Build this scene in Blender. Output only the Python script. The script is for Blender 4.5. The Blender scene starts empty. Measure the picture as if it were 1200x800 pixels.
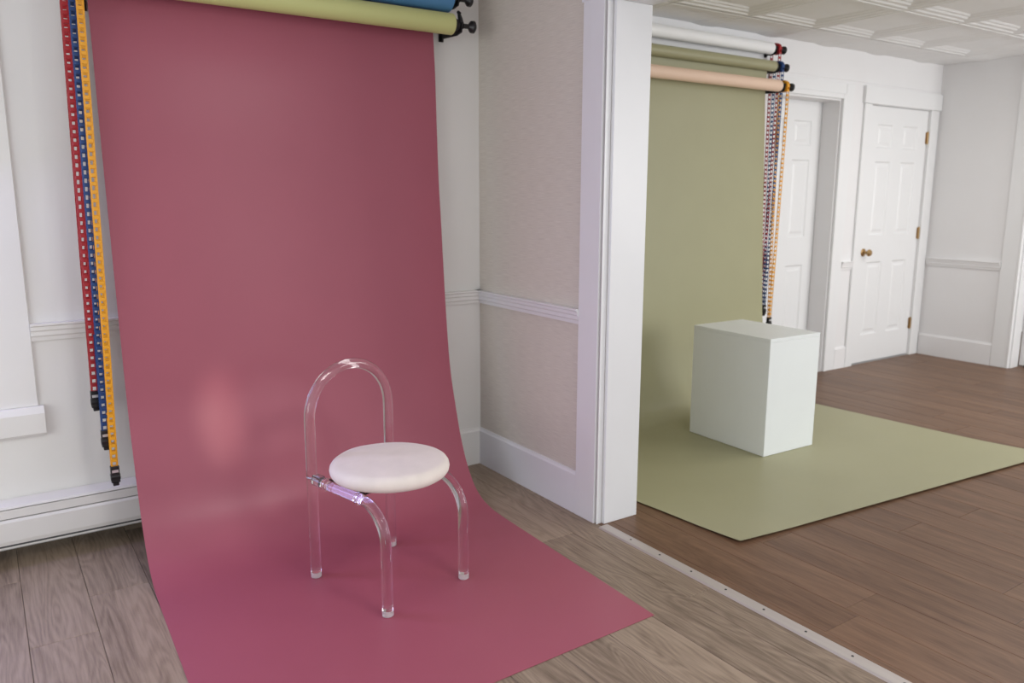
import bpy, bmesh, math, random
from mathutils import Vector, Matrix, noise
random.seed(7)
C = bpy.context.scene.collection
scene = bpy.context.scene

# ---------------------------------------------------------------- camera
cam_data = bpy.data.cameras.new('camera')
cam = bpy.data.objects.new('camera', cam_data); C.objects.link(cam)
cam_data.sensor_width = 36.0
cam_data.lens = 27.886
cam_data.clip_start = 0.05
R_ = Matrix(((0.82983639, 0.10058518, -0.54886627),
             (-0.55800242, 0.15347363, -0.81552385),
             (0.00220688, 0.98302007, 0.18348478)))
cam.matrix_world = Matrix.Translation((-2.03218, -3.30319, 1.35)) @ R_.to_4x4()
cam_data.dof.use_dof = True
cam_data.dof.focus_distance = 2.75
cam_data.dof.aperture_fstop = 2.8
scene.camera = cam

# ---------------------------------------------------------------- light
scene.view_settings.view_transform = 'Standard'
scene.view_settings.look = 'None'
scene.view_settings.exposure = 0.3
scene.view_settings.gamma = 1.0
scene.view_settings.use_curve_mapping = False

w = bpy.data.worlds.new('World'); scene.world = w; w.use_nodes = True
bg = w.node_tree.nodes['Background']
bg.inputs['Color'].default_value = (0.86, 0.93, 1.0, 1)
bg.inputs['Strength'].default_value = 0.76

def area(name, loc, target, sx, sy, power, col):
    d = bpy.data.lights.new(name, 'AREA'); d.shape = 'RECTANGLE'
    d.size = sx; d.size_y = sy; d.energy = power; d.color = col
    o = bpy.data.objects.new(name, d); C.objects.link(o)
    o.location = loc
    o.rotation_euler = (Vector(target) - Vector(loc)).to_track_quat('-Z', 'Y').to_euler()
    return o
# daylight through the windows behind the photographer
area('daylight_front_right', (4.3, -4.9, 1.6), (2.9, 0, 1.9), 2.4, 1.5, 78, (1.0, 0.99, 0.975))
area('daylight_front_left', (0.3, -5.4, 1.6), (-0.9, 0, 0.7), 0.5, 0.9, 6, (1.0, 0.95, 0.92))
area('overhead_fill_light', (3.2, -1.5, 2.33), (3.2, -1.5, 0.0), 1.0, 1.0, 18, (1.0, 0.98, 0.96))  # added overhead fill for the plinth top and back room, no fitting there
area('overhead_fill_light', (-0.4, -3.3, 2.40), (-0.4, -3.3, 0.0), 0.9, 0.9, 24, (1.0, 0.97, 0.95))  # second added fill, brightens the front room's near floor
# windows of the front room's left side
area('daylight_left', (-4.6, -2.6, 1.15), (0, -1.6, 0.8), 2.4, 1.2, 23, (1.0, 0.99, 0.98))
# daylight of the window on the far wall, just left of the frame
area('daylight_side', (-2.5, -0.05, 1.3), (-2.1, -2.0, 0.3), 0.85, 1.25, 15, (0.46, 0.42, 1.0))
# added spot lamp for the bright patch on the pink paper beside the chair
sd = bpy.data.lights.new('hotspot_light', 'SPOT'); sd.energy = 190; sd.color = (1.0, 0.78, 0.66)
sd.spot_size = math.radians(5.6); sd.spot_blend = 1.0; sd.shadow_soft_size = 0.05
so = bpy.data.objects.new('hotspot_light', sd); C.objects.link(so)
so.location = (-0.9, -4.9, 1.75)
so.rotation_euler = (Vector((-1.31, -0.21, 0.49)) - Vector(so.location)).to_track_quat('-Z', 'Y').to_euler()
so.scale = (0.45, 1.0, 1.0)

# ---------------------------------------------------------------- materials
def new_mat(name):
    m = bpy.data.materials.new(name); m.use_nodes = True
    return m, m.node_tree, m.node_tree.nodes['Principled BSDF']

def plain(name, col, rough=0.5, metal=0.0, spec=0.5, var=0.0, scale=8.0, bump=0.0, bscale=200.0, stretch=(1, 1, 1)):
    m, t, b = new_mat(name)
    b.inputs['Base Color'].default_value = (*col, 1)
    b.inputs['Roughness'].default_value = rough
    b.inputs['Metallic'].default_value = metal
    b.inputs['Specular IOR Level'].default_value = spec
    if var > 0 or bump > 0:
        tc = t.nodes.new('ShaderNodeTexCoord'); mp = t.nodes.new('ShaderNodeMapping')
        mp.inputs['Scale'].default_value = stretch
        t.links.new(tc.outputs['Object'], mp.inputs['Vector'])
    if var > 0:
        n = t.nodes.new('ShaderNodeTexNoise'); n.inputs['Scale'].default_value = scale
        n.inputs['Detail'].default_value = 4
        t.links.new(mp.outputs['Vector'], n.inputs['Vector'])
        r = t.nodes.new('ShaderNodeMapRange')
        r.inputs['From Min'].default_value = 0.3; r.inputs['From Max'].default_value = 0.7
        r.inputs['To Min'].default_value = 1 - var; r.inputs['To Max'].default_value = 1 + var
        t.links.new(n.outputs['Fac'], r.inputs['Value'])
        hsv = t.nodes.new('ShaderNodeHueSaturation')
        hsv.inputs['Color'].default_value = (*col, 1)
        t.links.new(r.outputs['Result'], hsv.inputs['Value'])
        t.links.new(hsv.outputs['Color'], b.inputs['Base Color'])
    if bump > 0:
        n2 = t.nodes.new('ShaderNodeTexNoise'); n2.inputs['Scale'].default_value = bscale
        n2.inputs['Detail'].default_value = 3
        t.links.new(mp.outputs['Vector'], n2.inputs['Vector'])
        bp = t.nodes.new('ShaderNodeBump'); bp.inputs['Strength'].default_value = bump
        bp.inputs['Distance'].default_value = 0.002
        t.links.new(n2.outputs['Fac'], bp.inputs['Height'])
        t.links.new(bp.outputs['Normal'], b.inputs['Normal'])
    return m

def wood(name, c_dark, c_mid, c_light, rough, seed_scale=9.0, ring=0.5, spec=0.4, rnd=0.20):
    m, t, b = new_mat(name)
    tc = t.nodes.new('ShaderNodeTexCoord')
    oi = t.nodes.new('ShaderNodeObjectInfo')
    ml = t.nodes.new('ShaderNodeMath'); ml.operation = 'MULTIPLY'; ml.inputs[1].default_value = 37.0
    t.links.new(oi.outputs['Random'], ml.inputs[0])
    cb = t.nodes.new('ShaderNodeCombineXYZ')
    t.links.new(ml.outputs[0], cb.inputs['X']); t.links.new(ml.outputs[0], cb.inputs['Y']); t.links.new(ml.outputs[0], cb.inputs['Z'])
    ad = t.nodes.new('ShaderNodeVectorMath'); ad.operation = 'ADD'
    t.links.new(tc.outputs['Object'], ad.inputs[0]); t.links.new(cb.outputs[0], ad.inputs[1])
    mp = t.nodes.new('ShaderNodeMapping'); mp.inputs['Scale'].default_value = (1.0, 0.16, 1.0)
    t.links.new(ad.outputs[0], mp.inputs['Vector'])
    # cathedral grain: rings of a distorted noise
    n1 = t.nodes.new('ShaderNodeTexNoise'); n1.inputs['Scale'].default_value = seed_scale
    n1.inputs['Detail'].default_value = 1.5; n1.inputs['Distortion'].default_value = 0.6
    t.links.new(mp.outputs['Vector'], n1.inputs['Vector'])
    m2 = t.nodes.new('ShaderNodeMath'); m2.operation = 'MULTIPLY'; m2.inputs[1].default_value = 90.0
    t.links.new(n1.outputs['Fac'], m2.inputs[0])
    sn = t.nodes.new('ShaderNodeMath'); sn.operation = 'SINE'; t.links.new(m2.outputs[0], sn.inputs[0])
    # fine fibres
    mp2 = t.nodes.new('ShaderNodeMapping'); mp2.inputs['Scale'].default_value = (1.0, 0.05, 1.0)
    t.links.new(ad.outputs[0], mp2.inputs['Vector'])
    n2 = t.nodes.new('ShaderNodeTexNoise'); n2.inputs['Scale'].default_value = 130.0
    n2.inputs['Detail'].default_value = 5; n2.inputs['Roughness'].default_value = 0.65
    t.links.new(mp2.outputs['Vector'], n2.inputs['Vector'])
    n3 = t.nodes.new('ShaderNodeTexNoise'); n3.inputs['Scale'].default_value = 16.0
    n3.inputs['Detail'].default_value = 3
    t.links.new(mp2.outputs['Vector'], n3.inputs['Vector'])
    s1 = t.nodes.new('ShaderNodeMath'); s1.operation = 'MULTIPLY_ADD'
    s1.inputs[1].default_value = 0.10 * ring; t.links.new(sn.outputs[0], s1.inputs[0])
    n2s = t.nodes.new('ShaderNodeMath'); n2s.operation = 'MULTIPLY_ADD'; n2s.inputs[1].default_value = 0.55; n2s.inputs[2].default_value = 0.22
    t.links.new(n2.outputs['Fac'], n2s.inputs[0]); t.links.new(n2s.outputs[0], s1.inputs[2])
    s2 = t.nodes.new('ShaderNodeMath'); s2.operation = 'MULTIPLY_ADD'; s2.inputs[1].default_value = 0.45
    t.links.new(n3.outputs['Fac'], s2.inputs[0]); t.links.new(s1.outputs[0], s2.inputs[2])
    s3 = t.nodes.new('ShaderNodeMath'); s3.operation = 'MULTIPLY_ADD'; s3.inputs[1].default_value = rnd
    t.links.new(oi.outputs['Random'], s3.inputs[0]); t.links.new(s2.outputs[0], s3.inputs[2])
    cr = t.nodes.new('ShaderNodeValToRGB')
    e = cr.color_ramp.elements
    e[0].position = 0.72; e[0].color = (*c_dark, 1)
    e[1].position = 1.38; e[1].color = (*c_light, 1)
    k = e.new(1.02); k.color = (*c_mid, 1)
    dv = t.nodes.new('ShaderNodeMath'); dv.operation = 'MULTIPLY'; dv.inputs[1].default_value = 1.0
    t.links.new(s3.outputs[0], dv.inputs[0])
    mr = t.nodes.new('ShaderNodeMapRange'); mr.inputs['From Min'].default_value = 0.6; mr.inputs['From Max'].default_value = 1.6
    t.links.new(dv.outputs[0], mr.inputs['Value'])
    e[0].position = 0.0; e[1].position = 0.34; e[2].position = 0.72
    t.links.new(mr.outputs['Result'], cr.inputs['Fac'])
    t.links.new(cr.outputs['Color'], b.inputs['Base Color'])
    b.inputs['Roughness'].default_value = rough
    b.inputs['Specular IOR Level'].default_value = spec
    bp = t.nodes.new('ShaderNodeBump'); bp.inputs['Strength'].default_value = 0.12; bp.inputs['Distance'].default_value = 0.001
    t.links.new(s1.outputs[0], bp.inputs['Height']); t.links.new(bp.outputs['Normal'], b.inputs['Normal'])
    return m

M = {}
M['white_left'] = plain('white_wall_paint', (0.80, 0.79, 0.755), 0.55, var=0.015, scale=3, bump=0.04, bscale=60)
M['trim'] = plain('white_trim_paint', (0.76, 0.76, 0.765), 0.38, var=0.012, scale=4, bump=0.04, bscale=40)
M['white_right'] = plain('bright_wall_paint', (0.82, 0.81, 0.81), 0.5, var=0.01, scale=3, bump=0.03, bscale=60)
M['door'] = plain('door_paint', (0.82, 0.82, 0.82), 0.4, bump=0.03, bscale=50)
M['ceiling'] = plain('ceiling_paint', (0.88, 0.88, 0.875), 0.8, var=0.02, scale=6)
M['heater'] = plain('heater_enamel', (0.76, 0.74, 0.71), 0.35, var=0.015, scale=5)
M['dark'] = plain('dark_gap', (0.03, 0.03, 0.03), 0.8)
M['slot'] = plain('heater_slot', (0.10, 0.10, 0.10), 0.6)
M['pink'] = plain('pink_paper', (0.36, 0.089, 0.126), 0.55, spec=0.35, var=0.02, scale=3, bump=0.03, bscale=300)
M['green'] = plain('olive_paper', (0.36, 0.345, 0.205), 0.55, spec=0.4, var=0.02, scale=3, bump=0.03, bscale=300)
M['lime'] = plain('lime_paper', (0.56, 0.575, 0.24), 0.55, spec=0.3, var=0.01)
M['blue_paper'] = plain('blue_paper', (0.09, 0.24, 0.44), 0.55, spec=0.3)
M['white_paper'] = plain('white_paper', (0.93, 0.93, 0.93), 0.5, spec=0.3)
M['peach_paper'] = plain('peach_paper', (0.82, 0.60, 0.46), 0.5, spec=0.3)
M['edge'] = plain('card_core', (0.50, 0.42, 0.32), 0.8)
M['black'] = plain('black_plastic', (0.012, 0.012, 0.013), 0.32)
M['red'] = plain('red_plastic', (0.42, 0.02, 0.025), 0.35)
M['blue'] = plain('blue_plastic', (0.012, 0.055, 0.20), 0.35)
M['yellow'] = plain('yellow_plastic', (0.80, 0.36, 0.015), 0.35)
M['silver'] = plain('silver_metal', (0.75, 0.75, 0.75), 0.3, metal=0.8)
M['brass'] = plain('brass', (0.48, 0.31, 0.14), 0.3, metal=0.9)
M['copper'] = plain('copper_pipe', (0.42, 0.13, 0.07), 0.4, metal=0.7)
M['strip'] = plain('brushed_strip', (0.50, 0.455, 0.42), 0.45, metal=0.35, var=0.05, scale=60, stretch=(1, 0.05, 1))
M['box'] = plain('plinth_paint', (0.80, 0.83, 0.82), 0.45, var=0.01, scale=5, bump=0.03, bscale=70)
M['velvet'] = plain('cream_velvet', (0.80, 0.72, 0.66), 0.9, spec=0.2, var=0.04, scale=14, bump=0.25, bscale=500)
M['velvet'].node_tree.nodes['Principled BSDF'].inputs['Sheen Weight'].default_value = 0.25
M['acrylic'], _t, _b = new_mat('clear_acrylic')
_b.inputs['Base Color'].default_value = (1, 1, 1, 1); _b.inputs['Roughness'].default_value = 0.0
_b.inputs['Transmission Weight'].default_value = 1.0; _b.inputs['IOR'].default_value = 1.49
M['frosted'], _t, _b = new_mat('frosted_acrylic')
_b.inputs['Base Color'].default_value = (0.95, 0.92, 0.92, 1); _b.inputs['Roughness'].default_value = 0.35
_b.inputs['Transmission Weight'].default_value = 0.7; _b.inputs['IOR'].default_value = 1.49
M['glass'], _t, _b = new_mat('window_glass')
_b.inputs['Base Color'].default_value = (1, 1, 1, 1); _b.inputs['Roughness'].default_value = 0.0
_b.inputs['Transmission Weight'].default_value = 1.0; _b.inputs['IOR'].default_value = 1.05
M['oak'] = wood('greyed_oak_plank', (0.16, 0.116, 0.082), (0.265, 0.200, 0.143), (0.355, 0.275, 0.20), 0.48, spec=0.28)
M['walnut'] = wood('brown_plank', (0.102, 0.052, 0.029), (0.176, 0.095, 0.054), (0.225, 0.128, 0.076), 0.42, ring=0.25, seed_scale=6, rnd=0.10, spec=0.28)
for k_, wt_, rg_ in (('pink', 0.25, 0.25), ('green', 0.2, 0.3)):
    b_ = M[k_].node_tree.nodes['Principled BSDF']
    b_.inputs['Coat Weight'].default_value = wt_; b_.inputs['Coat Roughness'].default_value = rg_
# grasscloth wallpaper: fine horizontal threads
M['cloth'], t_, b_ = new_mat('grasscloth_wallpaper')
tc = t_.nodes.new('ShaderNodeTexCoord'); mp = t_.nodes.new('ShaderNodeMapping')
mp.inputs['Scale'].default_value = (1, 3.0, 90.0)
n = t_.nodes.new('ShaderNodeTexNoise'); n.inputs['Scale'].default_value = 5.0; n.inputs['Detail'].default_value = 5
cr = t_.nodes.new('ShaderNodeValToRGB')
cr.color_ramp.elements[0].position = 0.25; cr.color_ramp.elements[0].color = (0.57, 0.525, 0.455, 1)
cr.color_ramp.elements[1].position = 0.8; cr.color_ramp.elements[1].color = (0.72, 0.675, 0.59, 1)
t_.links.new(tc.outputs['Object'], mp.inputs['Vector']); t_.links.new(mp.outputs['Vector'], n.inputs['Vector'])
t_.links.new(n.outputs['Fac'], cr.inputs['Fac']); t_.links.new(cr.outputs['Color'], b_.inputs['Base Color'])
bp = t_.nodes.new('ShaderNodeBump'); bp.inputs['Strength'].default_value = 0.5; bp.inputs['Distance'].default_value = 0.001
t_.links.new(n.outputs['Fac'], bp.inputs['Height']); t_.links.new(bp.outputs['Normal'], b_.inputs['Normal'])
b_.inputs['Roughness'].default_value = 0.75

# ---------------------------------------------------------------- helpers
def obj(name, bm, mat, parent=None, smooth=False):
    me = bpy.data.meshes.new(name)
    bmesh.ops.recalc_face_normals(bm, faces=bm.faces[:])
    bm.to_mesh(me); bm.free()
    for mt in (mat if isinstance(mat, (list, tuple)) else [mat]): me.materials.append(mt)
    o = bpy.data.objects.new(name, me); C.objects.link(o)
    if parent is not None: o.parent = parent
    if smooth:
        for p in me.polygons: p.use_smooth = True
        if smooth == 'auto':
            for e_ in me.edges: pass
            me.set_sharp_from_angle(angle=math.radians(35))
    return o

def bx(bm, x0, x1, y0, y1, z0, z1, bevel=0.0, seg=1):
    r = bmesh.ops.create_cube(bm, size=1.0)
    vs = r['verts']
    bmesh.ops.scale(bm, vec=(abs(x1 - x0), abs(y1 - y0), abs(z1 - z0)), verts=vs)
    bmesh.ops.translate(bm, vec=((x0 + x1) / 2, (y0 + y1) / 2, (z0 + z1) / 2), verts=vs)
    if bevel > 0:
        es = list({e for v in vs for e in v.link_edges})
        bmesh.ops.bevel(bm, geom=es, offset=bevel, segments=seg, affect='EDGES', profile=0.5)
    return bm

def box(*a, **k):
    bm = bmesh.new(); return bx(bm, *a, **k)

def cyl(bm, p0, p1, r0, r1=None, n=20, cap=True):
    p0, p1 = Vector(p0), Vector(p1); d = p1 - p0
    r1 = r0 if r1 is None else r1
    q = d.to_track_quat('Z', 'Y').to_matrix().to_4x4()
    mt = Matrix.Translation((p0 + p1) / 2) @ q
    bmesh.ops.create_cone(bm, cap_ends=cap, segments=n, radius1=r0, radius2=r1, depth=d.length, matrix=mt)
    return bm

def lathe(bm, p0, axis, prof, n=24):
    """profile [(radius, distance along axis)] turned about the axis"""
    ax = Vector(axis).normalized(); q = ax.to_track_quat('Z', 'Y').to_matrix()
    rings = []
    for r, h in prof:
        ring = []
        for i in range(n):
            a = 2 * math.pi * i / n
            ring.append(bm.verts.new(Vector(p0) + q @ Vector((r * math.cos(a), r * math.sin(a), h))))
        rings.append(ring)
    for a, b in zip(rings, rings[1:]):
        for i in range(n):
            bm.faces.new((a[i], a[(i + 1) % n], b[(i + 1) % n], b[i]))
    bm.faces.new(rings[0][::-1]); bm.faces.new(rings[-1])
    return bm

def tube(bm, pts, r, n=20, cap=True):
    pts = [Vector(p) for p in pts]; rings = []
    up = None
    for i, p in enumerate(pts):
        d = (pts[min(i + 1, len(pts) - 1)] - pts[max(i - 1, 0)]).normalized()
        if up is None:
            up = d.orthogonal().normalized()
        up = (up - d * up.dot(d)).normalized(); s = d.cross(up)
        rr = r[i] if isinstance(r, (list, tuple)) else r
        rings.append([bm.verts.new(p + (up * math.cos(2 * math.pi * k / n) + s * math.sin(2 * math.pi * k / n)) * rr) for k in range(n)])
    for a, b in zip(rings, rings[1:]):
        for i in range(n): bm.faces.new((a[i], a[(i + 1) % n], b[(i + 1) % n], b[i]))
    if cap: bm.faces.new(rings[0][::-1]); bm.faces.new(rings[-1])
    return bm

def extrude_profile(bm, prof, p0, p1, out):
    """sweep a (depth, z) profile from p0 to p1; depth goes along `out`"""
    p0, p1, out = Vector(p0), Vector(p1), Vector(out)
    A = [bm.verts.new(p0 + out * d + Vector((0, 0, z))) for d, z in prof]
    B = [bm.verts.new(p1 + out * d + Vector((0, 0, z))) for d, z in prof]
    k = len(prof)
    for i in range(k): bm.faces.new((A[i], A[(i + 1) % k], B[(i + 1) % k], B[i]))
    bm.faces.new(A); bm.faces.new(B[::-1])
    return bm

def empty(name, loc=(0, 0, 0), rz=0.0):
    o = bpy.data.objects.new(name, None); C.objects.link(o)
    o.location = loc; o.rotation_euler = (0, 0, rz); o.empty_display_size = 0.1
    return o
def tag(o, label, cat, group=None):
    o['label'] = label; o['category'] = cat
    if group: o['group'] = group
    return o
def struct(o, label=None, cat=None):
    o['kind'] = 'structure'
    if label: o['label'] = label
    if cat: o['category'] = cat
    return o

# ================================================================ SETTING
YR = 0.34       # far wall of the right room
XR = 4.64       # right wall of the right room
ZC = 2.37

# ---- floors, plank by plank
def plank_mesh(wd, ln, mat):
    bm = box(-wd / 2 + 0.0006, wd / 2 - 0.0006, -ln / 2 + 0.0006, ln / 2 - 0.0006, -0.010, 0.0, bevel=0.0012)
    me = bpy.data.meshes.new('plank'); bm.to_mesh(me); bm.free(); me.materials.append(mat)
    return me
def floor_planks(parent, x_edges, y_min, y_max, ln, joint, mat):
    cache = {}
    for i, (xa, xb) in enumerate(zip(x_edges, x_edges[1:])):
        ys = joint(i, xa)
        # joints: ys + k*ln
        k0 = math.floor((y_min - ys) / ln)
        y = ys + k0 * ln
        while y < y_max - 0.02:
            a, b = max(y, y_min), min(y + ln, y_max)
            if b - a > 0.03:
                key = (round(xb - xa, 4), round(b - a, 4))
                if key not in cache: cache[key] = plank_mesh(xb - xa, b - a, mat)
                o = bpy.data.objects.new('plank', cache[key]); C.objects.link(o)
                o.location = ((xa + xb) / 2, (a + b) / 2, 0.0); o.parent = parent
            y += ln
fl = struct(obj('floor', box(-3.4, -0.001, -6.0, 0.14, -0.05, -0.0103), M['dark']), 'greyed oak plank floor of the front room under the pink paper', 'floor')
xe = [-0.001, -0.14] + [-0.14 - 0.188 * k for k in range(1, 18)]
xe = sorted(xe)
J = {}
def joint_left(i, xa):
    c = round(xa, 2)
    for x0, yj in ((-2.21, -0.18), (-2.02, -0.69), (-1.83, -0.435), (-0.33, -0.94), (-0.52, -0.35), (-0.70, -1.30), (-0.14, -0.35)):
        if abs(xa - x0) < 0.03: return yj
    return random.uniform(-1.2, 0)
floor_planks(fl, xe, -6.0, 0.14, 1.22, joint_left, M['oak'])
fr = struct(obj('floor', box(0.0, 7.2, -4.2, YR, -0.05, -0.0103), M['dark']), 'reddish brown plank floor of the back room under the olive paper', 'floor')
xe2 = [0.0, 0.06] + [0.06 + 0.18 * k for k in range(1, 40)]
def joint_right(i, xa):
    if abs(xa - 0.06) < 0.02: return -1.96
    return random.uniform(-1.2, 0)
floor_planks(fr, xe2, -4.2, YR, 1.22, joint_right, M['walnut'])

# ---- threshold strip with its screws
ts = obj('trim_1', bmesh.new(), M['strip'])
bpy.data.objects.remove(ts)
bm = bmesh.new()
extrude_profile(bm, [(-0.027, 0), (-0.021, 0.005), (0.020, 0.006), (0.027, 0.002), (0.027, 0)], (0, -0.962, 0), (0, -4.0, 0), (1, 0, 0))
ts = struct(obj('trim_1', bm, M['strip']), 'metal threshold strip with screws between the two plank floors', 'trim')
for k in range(18):
    y = -1.127 - 0.161 * k
    bm = bmesh.new(); lathe(bm, (0.001, y, 0.0052), (0, 0, 1), [(0.0045, 0), (0.004, 0.0012), (0.001, 0.0008)], 10)
    obj('screw', bm, M['dark'], ts)

# ---- left room far wall (y = 0)
WX0, WX1, WZ0, WZ1 = -2.95, -2.04, 0.60, 1.98
bm = bmesh.new()
bx(bm, -3.4, WX0, 0, 0.2, 0.07, 2.45)
bx(bm, WX1, 0.0, 0, 0.2, 0.07, 2.45)
bx(bm, WX0, WX1, 0, 0.2, 0.07, WZ0)
bx(bm, WX0, WX1, 0, 0.2, WZ1, 2.45)
bx(bm, -3.4, 0.0, 0.14, 0.2, -0.05, 0.07)
bx(bm, -1.0, 0.0, 0, 0.14, -0.05, 0.07)
struct(obj('wall_back', bm, M['white_left']))
struct(obj('ceiling', box(-3.5, 0.0, -6.2, 0.2, 2.45, 2.55), M['ceiling']))

RAIL = [(0, 0.821), (0.010, 0.822), (0.012, 0.836), (0.017, 0.842), (0.017, 0.856), (0.022, 0.862), (0.022, 0.874), (0.030, 0.879), (0.030, 0.886), (0, 0.886)]
def rail(name, p0, p1, out, dz=0.0, mat='trim'):
    bm = bmesh.new(); extrude_profile(bm, [(d, z + dz) for d, z in RAIL], p0, p1, out)
    return struct(obj(name, bm, M[mat]))
rail('trim_2', (-1.90, 0, 0), (0, 0, 0), (0, -1, 0), mat='white_left')
BASE = [(0, 0), (0.014, 0), (0.014, 0.172), (0.009, 0.180), (0.007, 0.187), (0, 0.187)]
def base(name, p0, p1, out, h=0.187, mat='trim'):
    bm = bmesh.new(); extrude_profile(bm, [(d, z * h / 0.187) for d, z in BASE], p0, p1, out)
    return struct(obj(name, bm, M[mat]))
base('baseboard_back', (-0.9, 0, 0), (0, 0, 0), (0, -1, 0), mat='white_left')

# ---- window at the left of the frame
wn = empty('window_1', ((WX0 + WX1) / 2, 0, WZ0)); struct(wn)
def wl(bm): bmesh.ops.translate(bm, vec=(-(WX0 + WX1) / 2, 0, -WZ0), verts=bm.verts[:]); return bm
bm = bmesh.new()
bx(bm, WX1 + 0.005, -1.90, -0.014, 0, 0.585, WZ1 + 0.13, 0.003)
bx(bm, WX0 - 0.14, WX0 - 0.005, -0.014, 0, 0.585, WZ1 + 0.13, 0.003)
bx(bm, WX0 - 0.004, WX1 + 0.004, -0.014, 0, WZ1 + 0.005, WZ1 + 0.13, 0.003)
obj('casing', wl(bm), M['white_left'], wn)
bm = bmesh.new(); extrude_profile(bm, [(0, 0.475), (0.020, 0.475), (0.030, 0.485), (0.034, 0.56), (0.026, 0.585), (0, 0.585)], (-3.1, -0.0, 0), (-1.885, 0, 0), (0, -1, 0))
obj('window_sill', wl(bm), M['white_left'], wn)
bm = bmesh.new()
bx(bm, WX0, WX0 + 0.05, 0.06, 0.10, WZ0, WZ1); bx(bm, WX1 - 0.05, WX1, 0.06, 0.10, WZ0, WZ1)
bx(bm, WX0 + 0.05, WX1 - 0.05, 0.06, 0.10, WZ0, WZ0 + 0.06); bx(bm, WX0 + 0.05, WX1 - 0.05, 0.06, 0.10, WZ1 - 0.05, WZ1)
bx(bm, WX0 + 0.05, WX1 - 0.05, 0.06, 0.10, 1.27, 1.31)
obj('sash_frame', wl(bm), M['white_left'], wn)
obj('pane', wl(box(WX0 + 0.05, WX1 - 0.05, 0.077, 0.083, WZ0 + 0.06, 1.27)), M['glass'], wn)
obj('pane', wl(box(WX0 + 0.05, WX1 - 0.05, 0.077, 0.083, 1.31, WZ1 - 0.05)), M['glass'], wn)

# ---- partition between the rooms and the opening's pillar
bm = bmesh.new()
bx(bm, 0.0, 0.17, -0.925, YR, -0.05, 2.45)
struct(obj('wall_partition', bm, M['cloth']))
bm = bmesh.new()
bx(bm, 0.0, 0.199, -6.2, -0.926, 2.055, 2.45)
struct(obj('wall_partition_header', bm, M['trim']))
rail('trim_3', (0, 0, 0), (0, -0.792, 0), (-1, 0, 0))
base('baseboard_partition', (0, 0, 0), (0, -0.791, 0), (-1, 0, 0))
# casing board on the left face and the end (jamb) board
struct(obj('trim_4', box(-0.016, 0.0, -0.915, -0.792, 0, 2.066, 0.002, 2), M['trim']))
struct(obj('trim_5', box(-0.016, 0.0, -6.2, -0.780, 2.066, 2.20, 0.002, 2), M['trim']))
bm = bmesh.new()
bx(bm, -0.010, 0.016, -0.928, -0.9255, 0, 2.055)
bx(bm, 0.018, 0.199, -0.944, -0.926, 0, 2.055, 0.002, 2)
bx(bm, 0.1705, 0.199, -0.9255, -0.80, 0, 2.40, 0.002)
struct(obj('trim_6', bm, M['trim']))

# ---- right room: far wall with two doors
D1a, D1b, D1z = 2.53, 3.31, 2.03
D2a, D2b, D2z = 3.68, 4.50, 2.015
bm = bmesh.new()
bx(bm, 0.17, D1a, YR, YR + 0.2, -0.05, 2.45)
bx(bm, D1b, D2a, YR, YR + 0.2, -0.05, 2.45)
bx(bm, D2b, 7.2, YR, YR + 0.2, -0.05, 2.45)
bx(bm, D1a, D1b, YR, YR + 0.2, D1z, 2.45)
bx(bm, D2a, D2b, YR, YR + 0.2, D2z, 2.45)
bx(bm, D1a, D1b, YR + 0.001, YR + 0.2, -0.05, -0.002)
bx(bm, D2a, D2b, YR + 0.001, YR + 0.2, -0.05, -0.002)
struct(obj('wall_far', bm, M['white_right']))
struct(obj('wall_right', box(XR, XR + 0.13, -0.41, YR, -0.05, ZC + 0.05), M['white_right']))
# unseen backing walls added behind the two doors to stop light leaking under
bm = bmesh.new()
bx(bm, 2.3, 4.75, YR + 0.9, YR + 1.0, -0.05, 2.45); bx(bm, 2.2, 2.3, YR + 0.2, YR + 1.0, -0.05, 2.45); bx(bm, 4.75, 4.85, YR + 0.2, YR + 1.0, -0.05, 2.45)
bx(bm, 2.2, 4.85, YR + 0.2, YR + 1.0, 2.451, 2.50); bx(bm, 2.2, 4.85, YR + 0.0, YR + 1.0, -0.10, -0.051)
struct(obj('wall_door_backing', bm, M['white_right']))
# header line / picture ledge above both doors
struct(obj('trim_7', box(2.45, 4.635, YR - 0.006, YR, 2.165, 2.172), M['white_right']))

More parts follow.
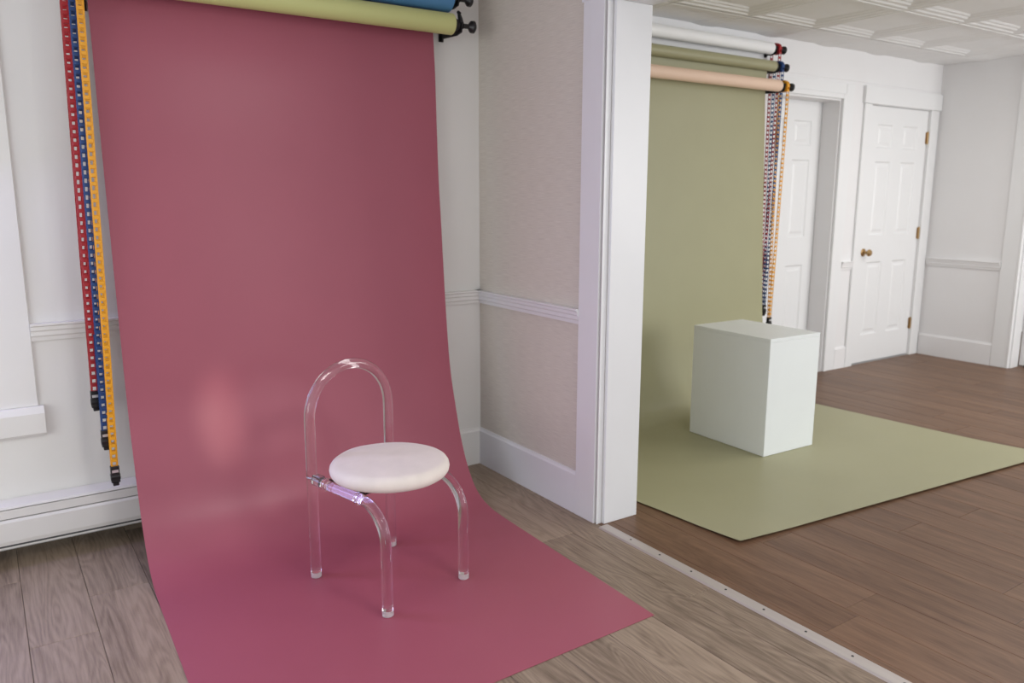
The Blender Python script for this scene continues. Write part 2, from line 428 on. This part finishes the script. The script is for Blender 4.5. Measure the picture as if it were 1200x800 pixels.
def door(name, xa, xb, z1, yf, panels_x, label, knob=None, hinges=()):
    e = empty(name, ((xa + xb) / 2, yf, 0)); struct(e, label, 'door')
    cx = (xa + xb) / 2
    bm = bmesh.new()
    zs = [(0.235, 0.82), (1.03, 1.60), (1.70, 1.88)]
    t0, t1 = 0.0, 0.036
    # stiles and rails around the sunk panels
    xs = [xa + 0.003 - cx, panels_x[0][0] - cx, panels_x[0][1] - cx, panels_x[1][0] - cx, panels_x[1][1] - cx, xb - 0.003 - cx]
    for i in (0, 2, 4): bx(bm, xs[i], xs[i + 1], t0, t1, 0.012, z1 - 0.004)
    zz = [0.012] + [v for p in zs for v in p] + [z1 - 0.004]
    for j in range(0, len(zz), 2):
        for i in (1, 3): bx(bm, xs[i], xs[i + 1], t0, t1, zz[j], zz[j + 1])
    obj('leaf', bm, M['door'], e)
    for i in (1, 3):
        for z0, z2 in zs:
            bm = bmesh.new()
            X0, X1 = xs[i], xs[i + 1]
            # moulding slope to a sunk field, then a raised centre
            lv = [(0, 0.000), (0.010, 0.009), (0.028, 0.009), (0.045, 0.003)]
            rings = []
            for ins, dep in lv:
                rings.append([bm.verts.new((x, dep, z)) for x, z in ((X0 + ins, z0 + ins), (X1 - ins, z0 + ins), (X1 - ins, z2 - ins), (X0 + ins, z2 - ins))])
            for a, b in zip(rings, rings[1:]):
                for k in range(4): bm.faces.new((a[k], a[(k + 1) % 4], b[(k + 1) % 4], b[k]))
            bm.faces.new(rings[-1])
            obj('panel', bm, M['door'], e)
    if knob:
        kx, kz = knob[0] - cx, knob[1]
        bm = bmesh.new()
        lathe(bm, (kx, 0, kz), (0, -1, 0), [(0.031, 0.0), (0.031, 0.004), (0.024, 0.010), (0.012, 0.012), (0.010, 0.030),
              (0.018, 0.036), (0.026, 0.045), (0.027, 0.056), (0.020, 0.066), (0.006, 0.069)], 24)
        obj('door_knob', bm, M['brass'], e, smooth='auto')
    for hz in hinges:
        bm = bmesh.new()
        cyl(bm, (xb - cx - 0.003, -0.007, hz - 0.045), (xb - cx - 0.003, -0.007, hz + 0.045), 0.008, n=10)
        cyl(bm, (xb - cx - 0.003, -0.007, hz - 0.051), (xb - cx - 0.003, -0.007, hz + 0.051), 0.004, n=8)
        bx(bm, xb - cx - 0.022, xb - cx - 0.008, -0.0015, 0.001, hz - 0.045, hz + 0.045)
        obj('hinge', bm, M['brass'], e)
    return e
d1 = door('door_1', D1a + 0.002, D1b - 0.004, D1z, YR + 0.148, ((2.66, 2.87), (2.98, 3.19)),
          'white six panel door deep in its opening behind the coloured chains')
d2 = door('door_2', D2a, D2b, D2z, YR + 0.004, ((3.80, 4.01), (4.15, 4.36)),
          'white six panel door with brass knob and brass hinges beside the corner',
          knob=(3.742, 0.90), hinges=(0.276, 1.033, 1.80))
# jamb stops and casings
bm = bmesh.new()
bx(bm, D1b - 0.012, D1b - 0.0005, YR + 0.001, YR + 0.145, 0, D1z)
bx(bm, D1a, D1b - 0.012, YR + 0.001, YR + 0.145, D1z - 0.012, D1z)
struct(obj('trim_8', bm, M['white_right']))
bm = bmesh.new()
bx(bm, D1b, D1b + 0.035, YR - 0.022, YR, 0, D1z + 0.036, 0.003)
bx(bm, D1b + 0.036, D1b + 0.135, YR - 0.014, YR, 0, D1z + 0.11, 0.002)
bx(bm, D1a - 0.05, D1b - 0.0005, YR - 0.022, YR, D1z, D1z + 0.036, 0.003)
bx(bm, D1a - 0.05, D1b + 0.034, YR - 0.014, YR, D1z + 0.037, D1z + 0.11, 0.002)
struct(obj('trim_9', bm, M['door']))
bm = bmesh.new()
bx(bm, D2a - 0.095, D2a - 0.004, YR - 0.018, YR, 0, D2z + 0.003, 0.002)
bx(bm, D2b + 0.004, D2b + 0.12, YR - 0.018, YR, 0, D2z + 0.003, 0.002)
bx(bm, D2a - 0.110, D2b + 0.136, YR - 0.026, YR, D2z + 0.004, 2.145, 0.002)
struct(obj('trim_10', bm, M['door']))
rail('trim_11', (D1b + 0.136, YR, 0), (D2a - 0.096, YR, 0), (0, -1, 0), dz=-0.045, mat='white_right')
base('baseboard_far', (D1b + 0.136, YR, 0), (D2a - 0.096, YR, 0), (0, -1, 0), 0.17, mat='white_right')
# right wall trims, end board
rail('trim_12', (XR, YR - 0.02, 0), (XR, -0.275, 0), (-1, 0, 0), dz=-0.060, mat='white_right')
base('baseboard_right', (XR, YR - 0.02, 0), (XR, -0.275, 0), (-1, 0, 0), 0.178, mat='white_right')
bm = bmesh.new()
bx(bm, XR - 0.016, XR, -0.395, -0.277, 0, ZC, 0.002)
bx(bm, XR - 0.020, XR + 0.012, -0.412, -0.396, 0, ZC, 0.003)
bx(bm, XR + 0.014, XR + 0.13, -0.422, -0.411, 0, ZC, 0.002)
struct(obj('trim_13', bm, M['door']))
# grey door leaf standing open past the right wall's end, with its floor stop
e3 = empty('door_3', (XR + 0.15, -0.46, 0)); struct(e3, 'grey white door standing open past the end of the right wall', 'door')
obj('leaf', box(0, 0.036, -0.8, 0.04, 0.012, 2.03, 0.002), M['white_right'], e3)
obj('door_stop', box(-0.022, 0.0, -0.045, -0.005, 0.0, 0.022, 0.003), M['black'], e3)
struct(obj('wall_beyond', box(7.2, 7.3, -4.2, YR + 0.2, -0.05, 2.45), M['white_right']))

# ---- coffered ceiling tiles of the right room
cg = struct(obj('ceiling', box(0.2, 7.2, -4.2, YR, 2.42, 2.52), M['ceiling']), 'white ceiling of coffered square tiles in the back room', 'ceiling')
P = 0.61
def tile_bm():
    bm = bmesh.new(); h = P / 2
    lv = [(0.000, 0.003), (0.010, 0.003), (0.012, 0.000), (0.030, 0.000), (0.042, 0.006), (0.070, 0.006), (0.084, 0.013), (0.100, 0.013), (0.116, 0.020)]
    rings = []
    for ins, dz in lv:
        rings.append([bm.verts.new((sx * (h - ins), sy * (h - ins), dz)) for sx, sy in ((-1, -1), (1, -1), (1, 1), (-1, 1))])
    for a, b in zip(rings, rings[1:]):
        for k in range(4): bm.faces.new((a[k], a[(k + 1) % 4], b[(k + 1) % 4], b[k]))
    bm.faces.new(rings[-1])
    return bm
tile_cache = {}
gx0, gy0 = 1.85, 0.01
for i in range(-3, 9):
    for j in range(-6, 2):
        x0, x1 = gx0 + P * i, gx0 + P * (i + 1); y0, y1 = gy0 + P * j, gy0 + P * (j + 1)
        cx, cy = (x0 + x1) / 2, (y0 + y1) / 2
        if x1 < 0.22 or x0 > 7.2 or y0 > YR: continue
        cl = max(x0, 0.201) - cx; cr_ = (min(x1, XR - 0.001) if x0 < XR and x1 > XR and True else min(x1, 7.199)) - cx
        ct = min(y1, YR - 0.001) - cy
        key = (round(cl, 4), round(cr_, 4), round(ct, 4))
        if key not in tile_cache:
            bm = tile_bm()
            for co, no in (((cl, 0, 0), (-1, 0, 0)), ((cr_, 0, 0), (1, 0, 0)), ((0, ct, 0), (0, 1, 0))):
                bmesh.ops.bisect_plane(bm, geom=bm.verts[:] + bm.edges[:] + bm.faces[:], plane_co=co, plane_no=no, clear_outer=True)
            if ct < P / 2 - 0.01 or cr_ < P / 2 - 0.01:
                for v_ in bm.verts: v_.co.z *= 0.5
            for f in bm.faces: f.normal_update()
            me = bpy.data.meshes.new('ceiling_tile'); bm.to_mesh(me); bm.free(); me.materials.append(M['ceiling'])
            tile_cache[key] = me
        o = bpy.data.objects.new('ceiling_tile', tile_cache[key]); C.objects.link(o)
        o.location = (cx, cy, ZC); o.parent = cg

# ================================================================ THINGS
# ---- baseboard heater along the left wall
hx0, hx1 = -3.1, -1.02
ht = empty('baseboard_heater', (hx1, 0, 0.075)); tag(ht, 'white metal baseboard heater low on the wall behind the pink paper', 'heater')
def hl(bm): bmesh.ops.translate(bm, vec=(-hx1, 0, -0.075), verts=bm.verts[:]); return bm
bm = bmesh.new(); extrude_profile(bm, [(0.001, 0.246), (0.010, 0.252), (0.056, 0.238), (0.060, 0.230), (0.060, 0.2285), (0.055, 0.2285), (0.050, 0.236), (0.001, 0.242)], (hx0, 0, 0), (hx1, 0, 0), (0, -1, 0))
obj('top_cover', hl(bm), M['heater'], ht)
bm = bmesh.new(); bx(bm, hx0, hx1, -0.052, -0.044, 0.085, 0.232)
obj('inner_plate', hl(bm), M['slot'], ht)
bm = bmesh.new(); extrude_profile(bm, [(0.053, 0.1925), (0.0615, 0.194), (0.0605, 0.2255), (0.053, 0.2255)], (hx0, 0, 0), (hx1, 0, 0), (0, -1, 0))
obj('damper', hl(bm), M['heater'], ht)
bm = bmesh.new(); extrude_profile(bm, [(0.053, 0.095), (0.062, 0.095), (0.066, 0.110), (0.066, 0.180), (0.062, 0.190), (0.053, 0.190)], (hx0, 0, 0), (hx1, 0, 0), (0, -1, 0))
obj('front_panel', hl(bm), M['heater'], ht)
bm = bmesh.new(); bx(bm, hx0, hx1, -0.050, -0.001, 0.078, 0.0795); bx(bm, hx0, hx1, -0.052, -0.050, 0.078, 0.084)
bx(bm, hx0, hx1, -0.004, -0.001, 0.0795, 0.241)
obj('back_plate', hl(bm), M['heater'], ht)
bm = bmesh.new(); cyl(bm, (-1.72, -0.035, 0.0875), (-1.1, -0.035, 0.0875), 0.0075, n=12)
obj('pipe', hl(bm), M['copper'], ht)

# ---- hanging paper sheets
def spline(pts, n):
    """Catmull-Rom through the (y, z) points, evenly dense"""
    out = []
    P_ = [pts[0]] + pts + [pts[-1]]
    for i in range(1, len(P_) - 2):
        p0, p1, p2, p3 = (Vector(p) for p in P_[i - 1:i + 3])
        for k in range(n):
            t = k / n
            out.append(0.5 * ((2 * p1) + (-p0 + p2) * t + (2 * p0 - 5 * p1 + 4 * p2 - p3) * t * t + (-p0 + 3 * p1 - 3 * p2 + p3) * t ** 3))
    out.append(Vector(pts[-1])); return out
def sheet(prof, xl, xr, skew, wav, cols=28, thick=0.0008, lift=None):
    """xl(y), xr(y) side edges; skew(u) moves the front edge"""
    pr = spline(prof, 10); bm = bmesh.new(); rows = []
    yf = prof[-1][0]
    for y, z in pr:
        row = []
        for c in range(cols + 1):
            u = c / cols
            yy = y + skew(u) * max(0.0, min(1.0, (-0.6 - y) / (-0.6 - yf)))
            x = xl(yy) * (1 - u) + xr(yy) * u
            vert = min(1.0, z / 0.3)
            wv = wav * (noise.noise((u * 2.2, z * 1.2, 3.7)) * vert)
            zz = z + (lift(u, yy) if lift else 0.0)
            row.append(bm.verts.new((x, yy + wv, zz)))
        rows.append(row)
    for a, b in zip(rows, rows[1:]):
        for c in range(cols): bm.faces.new((a[c], a[c + 1], b[c + 1], b[c]))
    bm.normal_update()
    # back face of the paper and its cut edges, on vertices of their own
    nr = len(rows)
    P0 = [[v_.co.copy() for v_ in r_] for r_ in rows]
    P1 = [[v_.co - v_.normal * thick * (1 if rows[nr // 2][cols // 2].normal.z > 0 or rows[nr // 2][cols // 2].normal.y < 0 else -1) for v_ in r_] for r_ in rows]
    back = [[bm.verts.new(p) for p in r_] for r_ in P1]
    for a, b in zip(back, back[1:]):
        for c in range(cols): bm.faces.new((a[c], b[c], b[c + 1], a[c + 1]))
    def rim(pa, pb):
        A_ = [bm.verts.new(p) for p in pa]; B_ = [bm.verts.new(p) for p in pb]
        for k in range(len(A_) - 1): bm.faces.new((A_[k], A_[k + 1], B_[k + 1], B_[k]))
    rim([r_[0] for r_ in P0], [r_[0] for r_ in P1]); rim([r_[-1] for r_ in P0], [r_[-1] for r_ in P1])
    rim(P0[0], P1[0]); rim(P0[-1], P1[-1])
    return bm

# ---- a roll on its two brackets
def paper_roll(x0, x1, y, z, r, mat, label, wheel_side=-1, wheel_mat='red', group=None, core=0.03, knob_x=0.063, sheet_bm=None, sheet_mat=None, wheel_gap=0.012):
    e = empty('paper_roll', ((x0 + x1) / 2, y, z)); tag(e, label, 'paper roll', group)
    cx = (x0 + x1) / 2
    # the wound paper, its loose edge lapping over the winding
    bm = bmesh.new(); n = 48; prof = []
    for k in range(n + 1):
        a = 2 * math.pi * k / n
        rr = r * (1 - 0.022 * (1 - k / n))
        a0 = a + math.radians(118)
        prof.append((math.cos(a0) * rr, math.sin(a0) * rr))
    L_ = [bm.verts.new((x0 - cx, py, pz)) for py, pz in prof]
    R__ = [bm.verts.new((x1 - cx, py, pz)) for py, pz in prof]
    for k in range(n): bm.faces.new((L_[k], L_[k + 1], R__[k + 1], R__[k]))
    bm.faces.new((L_[n], L_[0], R__[0], R__[n]))
    bm.faces.new(L_); bm.faces.new(R__[::-1])
    obj('roll', bm, mat, e, smooth='auto')
    for s, xe_ in ((-1, x0), (1, x1)):
        bm = bmesh.new()
        lathe(bm, (xe_ - cx, 0, 0), (s, 0, 0), [(0.034, 0.0005), (0.034, 0.008), (0.026, 0.014), (0.024, 0.030), (0.013, 0.032), (0.012, 0.048), (0.016, 0.052)], 20)
        obj('hub', bm, M['black'], e, smooth='auto')
        bm = bmesh.new()
        if s > 0 or x0 < 0:      # the far left ends sit tight against the partition
            lathe(bm, (xe_ - cx + s * 0.052, 0, 0), (s, 0, 0), [(0.011, 0), (0.010, knob_x - 0.032), (0.016, knob_x - 0.026), (0.025, knob_x - 0.018), (0.0265, knob_x - 0.006), (0.019, knob_x), (0.008, knob_x + 0.002)], 24)
            obj('knob', bm, M['black'], e, smooth='auto')
        if s == wheel_side:
            bm = bmesh.new()
            lathe(bm, (xe_ - cx + s * wheel_gap, 0, 0), (s, 0, 0), [(0.034, 0), (0.036, 0.003), (0.029, 0.006), (0.029, 0.020), (0.036, 0.023), (0.034, 0.026)], 28)
            obj('chain_wheel', bm, M[wheel_mat], e, smooth='auto')
    if sheet_bm is not None:
        bmesh.ops.translate(sheet_bm, vec=(-cx, -y, -z), verts=sheet_bm.verts[:])
        o = obj('sheet', sheet_bm, sheet_mat or mat, e, smooth=True)
    return e

def bracket(x, y, z, ywall, label, group, latch=True, low=-0.045):
    e = empty('roll_bracket', (x, ywall, z)); tag(e, label, 'bracket', group)
    dy = y - ywall
    bm = bmesh.new(); bx(bm, -0.012, 0.012, -0.006, 0.0, low, 0.030, 0.001)
    obj('wall_plate', bm, M['black'], e)
    bm = bmesh.new(); pts = [(-0.004, -0.046), (-0.016, -0.046), (-0.018, -0.034), (dy + 0.02, -0.040), (dy - 0.022, -0.032), (dy - 0.030, 0.012), (dy - 0.019, 0.016), (dy - 0.013, -0.008), (dy, -0.0155), (dy + 0.013, -0.008), (dy + 0.017, 0.014), (dy + 0.026, 0.010), (dy + 0.028, -0.012), (-0.018, -0.014), (-0.004, -0.008)]
    A = [bm.verts.new((-0.0025, py, pz)) for py, pz in pts]; B = [bm.verts.new((0.0025, py, pz)) for py, pz in pts]
    for k in range(len(pts)): bm.faces.new((A[k], A[(k + 1) % len(pts)], B[(k + 1) % len(pts)], B[k]))
    bm.faces.new(A); bm.faces.new(B[::-1])
    bmesh.ops.triangulate(bm, faces=[f for f in bm.faces if len(f.verts) > 4])
    obj('arm', bm, M['black'], e)
    if not latch: return e
    bm = bmesh.new()
    tube(bm, [(0, dy - 0.018, 0.004), (0, dy - 0.012, 0.022), (0, dy - 0.006, 0.036), (0, dy, 0.046)], [0.012, 0.0105, 0.009, 0.007], 12)
    cyl(bm, (0, dy - 0.006, 0.047), (0, dy + 0.006, 0.055), 0.0075, n=10)
    obj('latch', bm, M['black'], e)
    return e

# left bank: pink (top, out of frame), blue, lime
LB0, LB1 = -1.592, -0.237
pink_prof = [(-0.058, 2.315), (-0.061, 2.15), (-0.067, 2.04), (-0.080, 1.87), (-0.089, 1.65), (-0.101, 1.41), (-0.118, 1.23), (-0.145, 0.92),
             (-0.170, 0.69), (-0.197, 0.53), (-0.250, 0.355), (-0.292, 0.240), (-0.342, 0.145), (-0.405, 0.068), (-0.475, 0.026), (-0.560, 0.007), (-0.650, 0.0025),
             (-0.85, 0.002), (-1.1, 0.002), (-1.35, 0.002), (-1.592, 0.002)]
sb = sheet(pink_prof, lambda y: -1.627 + 0.032 * (y + 0.07), lambda y: -0.275 + 0.029 * (y + 0.07), lambda u: -0.034 * (1 - u), 0.003)
paper_roll(-1.638, -0.275, -0.095, 2.315, 0.036, M['pink'], 'long pink paper backdrop sweeping down from above onto the oak floor', wheel_mat='red', wheel_gap=0.046, sheet_bm=sb, core=0.02)
paper_roll(LB0, LB1, -0.140, 2.178, 0.062, M['blue_paper'], 'blue paper roll above the lime green one, top left', wheel_mat='blue', wheel_gap=0.075)
paper_roll(LB0, LB1, -0.165, 2.064, 0.044, M['lime'], 'lime green paper roll across the top of the pink backdrop', wheel_mat='yellow', wheel_gap=0.057)
for (yy, zz, nm) in ((-0.095, 2.315, 'pink'), (-0.140, 2.178, 'blue'), (-0.165, 2.064, 'lime green')):
    bracket(-0.200, yy, zz, 0, 'black wall bracket at the right end of the %s roll' % nm, 'brackets of the left paper rolls')
    bracket(-1.636 if nm != 'pink' else -1.678, yy, zz, 0, 'black wall bracket at the left end of the %s roll' % nm, 'brackets of the left paper rolls', low=-0.085)

# right bank: white, olive, peach
RB0, RB1 = 0.235, 2.405
olive_prof = [(0.270, 2.165), (0.276, 2.08), (0.277, 2.0), (0.263, 1.75), (0.250, 1.5), (0.236, 1.22), (0.222, 0.94), (0.208, 0.70), (0.194, 0.52), (0.165, 0.34),
              (0.120, 0.19), (0.055, 0.080), (-0.030, 0.022), (-0.130, 0.004), (-0.28, 0.002), (-0.6, 0.002), (-0.9, 0.002), (-1.2, 0.002), (-1.36, 0.003), (-1.388, 0.004)]
def olive_lift(u, y): return 0.007 * max(0, min(1, (-1.15 - y) / 0.3)) ** 1.5 + 0.006 * max(0, 0.12 - u) / 0.12 * max(0, min(1, (-0.6 - y) / 0.4))
xlo = lambda y: 0.205 + 0.080 * (0.28 - y)
xro = lambda y: 2.382 + 0.083 * (0.28 - y)
sb = sheet(olive_prof, xlo, xro, lambda u: -0.190 * u, 0.006, lift=olive_lift)
paper_roll(RB0, RB1, 0.240, 2.168, 0.034, M['green'], 'olive green paper backdrop under the white plinth, hanging behind the peach roll', wheel_side=1, wheel_mat='blue', wheel_gap=0.037, knob_x=0.085, sheet_bm=sb)
paper_roll(RB0, RB1, 0.270, 2.283, 0.038, M['white_paper'], 'white paper roll just under the coffered ceiling', wheel_side=1, wheel_mat='red', wheel_gap=0.037, knob_x=0.085)
paper_roll(RB0, RB1, 0.190, 2.040, 0.037, M['peach_paper'], 'peach paper roll in front of the olive backdrop', wheel_side=1, wheel_mat='yellow', wheel_gap=0.037, knob_x=0.085)
for (yy, zz, nm) in ((0.270, 2.283, 'white'), (0.240, 2.168, 'olive'), (0.190, 2.040, 'peach')):
    bracket(2.436, yy, zz, YR, 'black wall bracket at the right end of the %s roll' % nm, 'brackets of the right paper rolls', latch=False)
    bracket(0.203, yy, zz, YR, 'black wall bracket at the left end of the %s roll' % nm, 'brackets of the right paper rolls', latch=False)

# ---- bead-chain loops
def link_mesh(mat, fine=False):
    """one ladder link: a thick rung and two side rails with a square hole"""
    bm = bmesh.new(); p = 0.0285
    w_, rt, rl, th = (0.0092, 0.0065, 0.0030, 0.004) if not fine else (0.0110, 0.0062, 0.0013, 0.0045)
    bx(bm, -w_, w_, -th, th, -rt, rt, 0.001)
    for s in (-1, 1):
        bx(bm, s * w_ - rl, s * w_ + rl if s < 0 else s * w_ + rl, -0.002, 0.002, -p / 2, p / 2)
    me = bpy.data.meshes.new('link'); bm.to_mesh(me); bm.free(); me.materials.append(mat); return me, p
def chain(xa, xb, ya, za, ztop, zbot, colour, label, group, individual=True, sep=0.034, dirx=0.0):
    """two strands over the wheel at (xa, ya, za) meeting at the weight below"""
    e = empty('pull_chain', (xb, ya, zbot)); tag(e, label, 'chain', group)
    me, p = link_mesh(M[colour], fine=not individual)
    if not individual: src = bmesh.new()
    ms = []
    zw = zbot + 0.070
    for s in (-1, 1):
        # strand path from the wheel down to the weight; narrows near the bottom
        N = int((za - zw) / p)
        for k in range(N + 1):
            f = k / N; z = za - 0.0 - f * (za - zw)
            ff = max(0.0, (f - 0.72) / 0.28) if individual else f ** 1.5
            y = ya + s * (sep * (1 - ff) + 0.004 * ff)
            x = xa * (1 - f) + xb * f + s * 0.003 * (1 - f)
            ms.append(Matrix.Translation((x - xb, y - ya, z - zbot)))
    for k in range(5):       # over the wheel
        a = math.pi * (k + 0.5) / 5
        ms.append(Matrix.Translation((xa - xb, math.cos(a) * sep, za - zbot + math.sin(a) * sep)) @ Matrix.Rotation(a, 4, 'X'))
    if individual:
        for m_ in ms:
            o = bpy.data.objects.new('link', me); C.objects.link(o); o.parent = e; o.matrix_local = m_
    else:
        for m_ in ms:
            k0 = len(src.verts); src.from_mesh(me); src.verts.ensure_lookup_table()
            bmesh.ops.transform(src, matrix=m_, verts=src.verts[k0:])
        o = obj('links', src, M[colour], e); o['kind'] = 'stuff'
    bm = bmesh.new()
    bx(bm, -0.0150, 0.0150, -0.011, 0.011, 0.012, 0.076, 0.003, 2)
    bx(bm, -0.010, 0.010, -0.009, 0.009, 0.0, 0.0125, 0.002)
    cyl(bm, (-0.016, 0, 0.034), (0.016, 0, 0.034), 0.013, n=18)
    wt = obj('weight', bm, M['black'], e)
    obj('clip', box(-0.011, 0.011, -0.0125, -0.0112, 0.052, 0.062), M['silver'], e)
    return e
g = 'pull chains of the left paper rolls'
chain(-1.697, -1.723, -0.095, 2.315, 2.4, 0.558, 'red', 'red pull chain loop, leftmost of the three beside the pink backdrop', g)
chain(-1.680, -1.706, -0.140, 2.178, 2.3, 0.417, 'blue', 'dark blue pull chain loop between the red and yellow ones beside the pink backdrop', g)
chain(-1.662, -1.689, -0.165, 2.064, 2.2, 0.283, 'yellow', 'yellow pull chain loop hanging lowest beside the pink backdrop', g)
g = 'pull chains of the right paper rolls'
chain(2.458, 2.452, 0.270, 2.283, 2.3, 0.50, 'red', 'thin red pull chain at the edge of the olive backdrop', g, individual=False)
chain(2.458, 2.452, 0.240, 2.168, 2.2, 0.52, 'blue', 'thin blue pull chain at the edge of the olive backdrop', g, individual=False)
chain(2.458, 2.452, 0.190, 2.040, 2.1, 0.44, 'yellow', 'thin yellow pull chain beside the far white door', g, individual=False)

# ---- white plinth
bxx = empty('display_plinth', (1.2615, -0.757, 0.0035), math.radians(-2.2)); tag(bxx, 'tall white box plinth standing on the olive paper', 'plinth')
H = 0.622
bm = bmesh.new(); bx(bm, 0, 0.393, 0, 0.535, 0, H - 0.019, 0.0015)
bxx.rotation_euler = (0, 0, math.radians(-1.6))
obj('body', bm, M['box'], bxx)
obj('top_panel', box(0, 0.393, 0, 0.535, H - 0.0186, H, 0.0015), M['box'], bxx)

# ---- clear acrylic chair
A = Vector((-1.140, -0.729)); u = Vector((0.9695, 0.2453)); v = Vector((u.y, -u.x)) 
ch = empty('acrylic_chair', (A.x, A.y, 0.003), math.atan2(u.y, u.x)); tag(ch, 'clear acrylic tube chair with round cream velvet seat on the pink paper', 'chair')
Wd, Dp, TR = 0.345, 0.398, 0.0185
# local axes: +x along the back, -y towards the front
def arch():
    pts = [(0, 0, z) for z in (0.020, 0.10, 0.2, 0.3, 0.4, 0.5)]
    r = Wd / 2; zc = 0.578
    for k in range(25):
        a = math.pi * (1 - k / 24)
        pts.append((r + r * math.cos(a), 0, zc + r * math.sin(a)))
    pts += [(Wd, 0, z) for z in (0.5, 0.4, 0.3, 0.2, 0.1, 0.020)]
    return pts
bm = bmesh.new(); tube(bm, arch(), TR, 28)
obj('back_frame', bm, M['acrylic'], ch, smooth='auto')
ZR = 0.366; RB = 0.125
def front_leg(x):
    pts = [(x, -(TR + 0.001), ZR), (x, -0.06, ZR), (x, -0.12, ZR), (x, -0.2, ZR), (x, -(Dp - RB), ZR)]
    for k in range(1, 17):
        a = math.pi / 2 * k / 16
        pts.append((x, -(Dp - RB) - RB * math.sin(a), ZR - RB + RB * math.cos(a)))
    pts += [(x, -Dp, 0.18), (x, -Dp, 0.1), (x, -Dp, 0.020)]
    return pts
for x in (0, Wd):
    bm = bmesh.new(); tube(bm, front_leg(x), TR * 0.96, 28)
    obj('front_leg', bm, M['acrylic'], ch, smooth='auto')
for x in (0, Wd):
    for yy in (0, -Dp):
        bm = bmesh.new(); lathe(bm, (x, yy, 0), (0, 0, 1), [(TR - 0.002, 0), (TR, 0.002), (TR, 0.0185), (TR - 0.001, 0.0195)], 28)
        obj('foot', bm, M['frosted'], ch, smooth='auto')
for x in (0, Wd):
    for yc in (-0.085, -(Dp - RB) + 0.005):
        bm = bmesh.new()
        rr = TR + 0.0035
        ring = []
        for yo, ri in ((0.006, TR * 0.965), (0.006, rr), (-0.006, rr), (-0.006, TR * 0.965)):
            ring.append([bm.verts.new((x + ri * math.cos(2 * math.pi * k / 28), yc + yo, ZR + ri * math.sin(2 * math.pi * k / 28))) for k in range(28)])
        for i in range(4):
            a, b = ring[i], ring[(i + 1) % 4]
            for k in range(28): bm.faces.new((a[k], a[(k + 1) % 28], b[(k + 1) % 28], b[k]))
        obj('collar', bm, M['acrylic'], ch, smooth='auto')
    # block joining rail and back upright, with its bolt
    bm = bmesh.new(); bx(bm, x - 0.013, x + 0.013, -0.062, -0.019, ZR - 0.013, ZR + 0.022, 0.003, 2)
    obj('joint_block', bm, M['acrylic'], ch)
    bm = bmesh.new(); cyl(bm, (x, -0.06, ZR + 0.004), (x, 0.028, ZR + 0.004), 0.0035, n=12)
    lathe(bm, (x, 0.020, ZR + 0.004), (0, 1, 0), [(0.009, 0), (0.008, 0.004), (0.003, 0.006)], 14)
    obj('bolt', bm, M['silver'], ch, smooth='auto')
# clear plate carrying the seat
obj('seat_plate', box(0.0, Wd, -0.30, -0.10, ZR + 0.0195, ZR + 0.0265, 0.0015), M['acrylic'], ch)
# round cushion with piped seam
sc = Vector((Wd / 2 - 0.005, -0.222)); SR = 0.203; z0 = ZR + 0.0272
prof = []
TH = 0.058
for k in range(9): # underside edge to top
    a = -math.pi / 2 + math.pi * k / 8
    prof.append((SR - 0.024 + 0.026 * math.cos(a) * (1.0), z0 + TH / 2 + (TH / 2 - 0.002) * math.sin(a)))
bm = bmesh.new()
pr = [(0.02, z0), (0.12, z0)] + prof + [(0.14, z0 + TH + 0.001), (0.10, z0 + TH + 0.003), (0.06, z0 + TH + 0.004), (0.02, z0 + TH + 0.0045), (0.004, z0 + TH + 0.0045)]
lathe(bm, (sc.x, sc.y, 0), (0, 0, 1), pr, 72)
for v_ in bm.verts:
    d = noise.noise(v_.co * 9) * 0.0022; v_.co.z += d
obj('seat', bm, M['velvet'], ch, smooth=True)
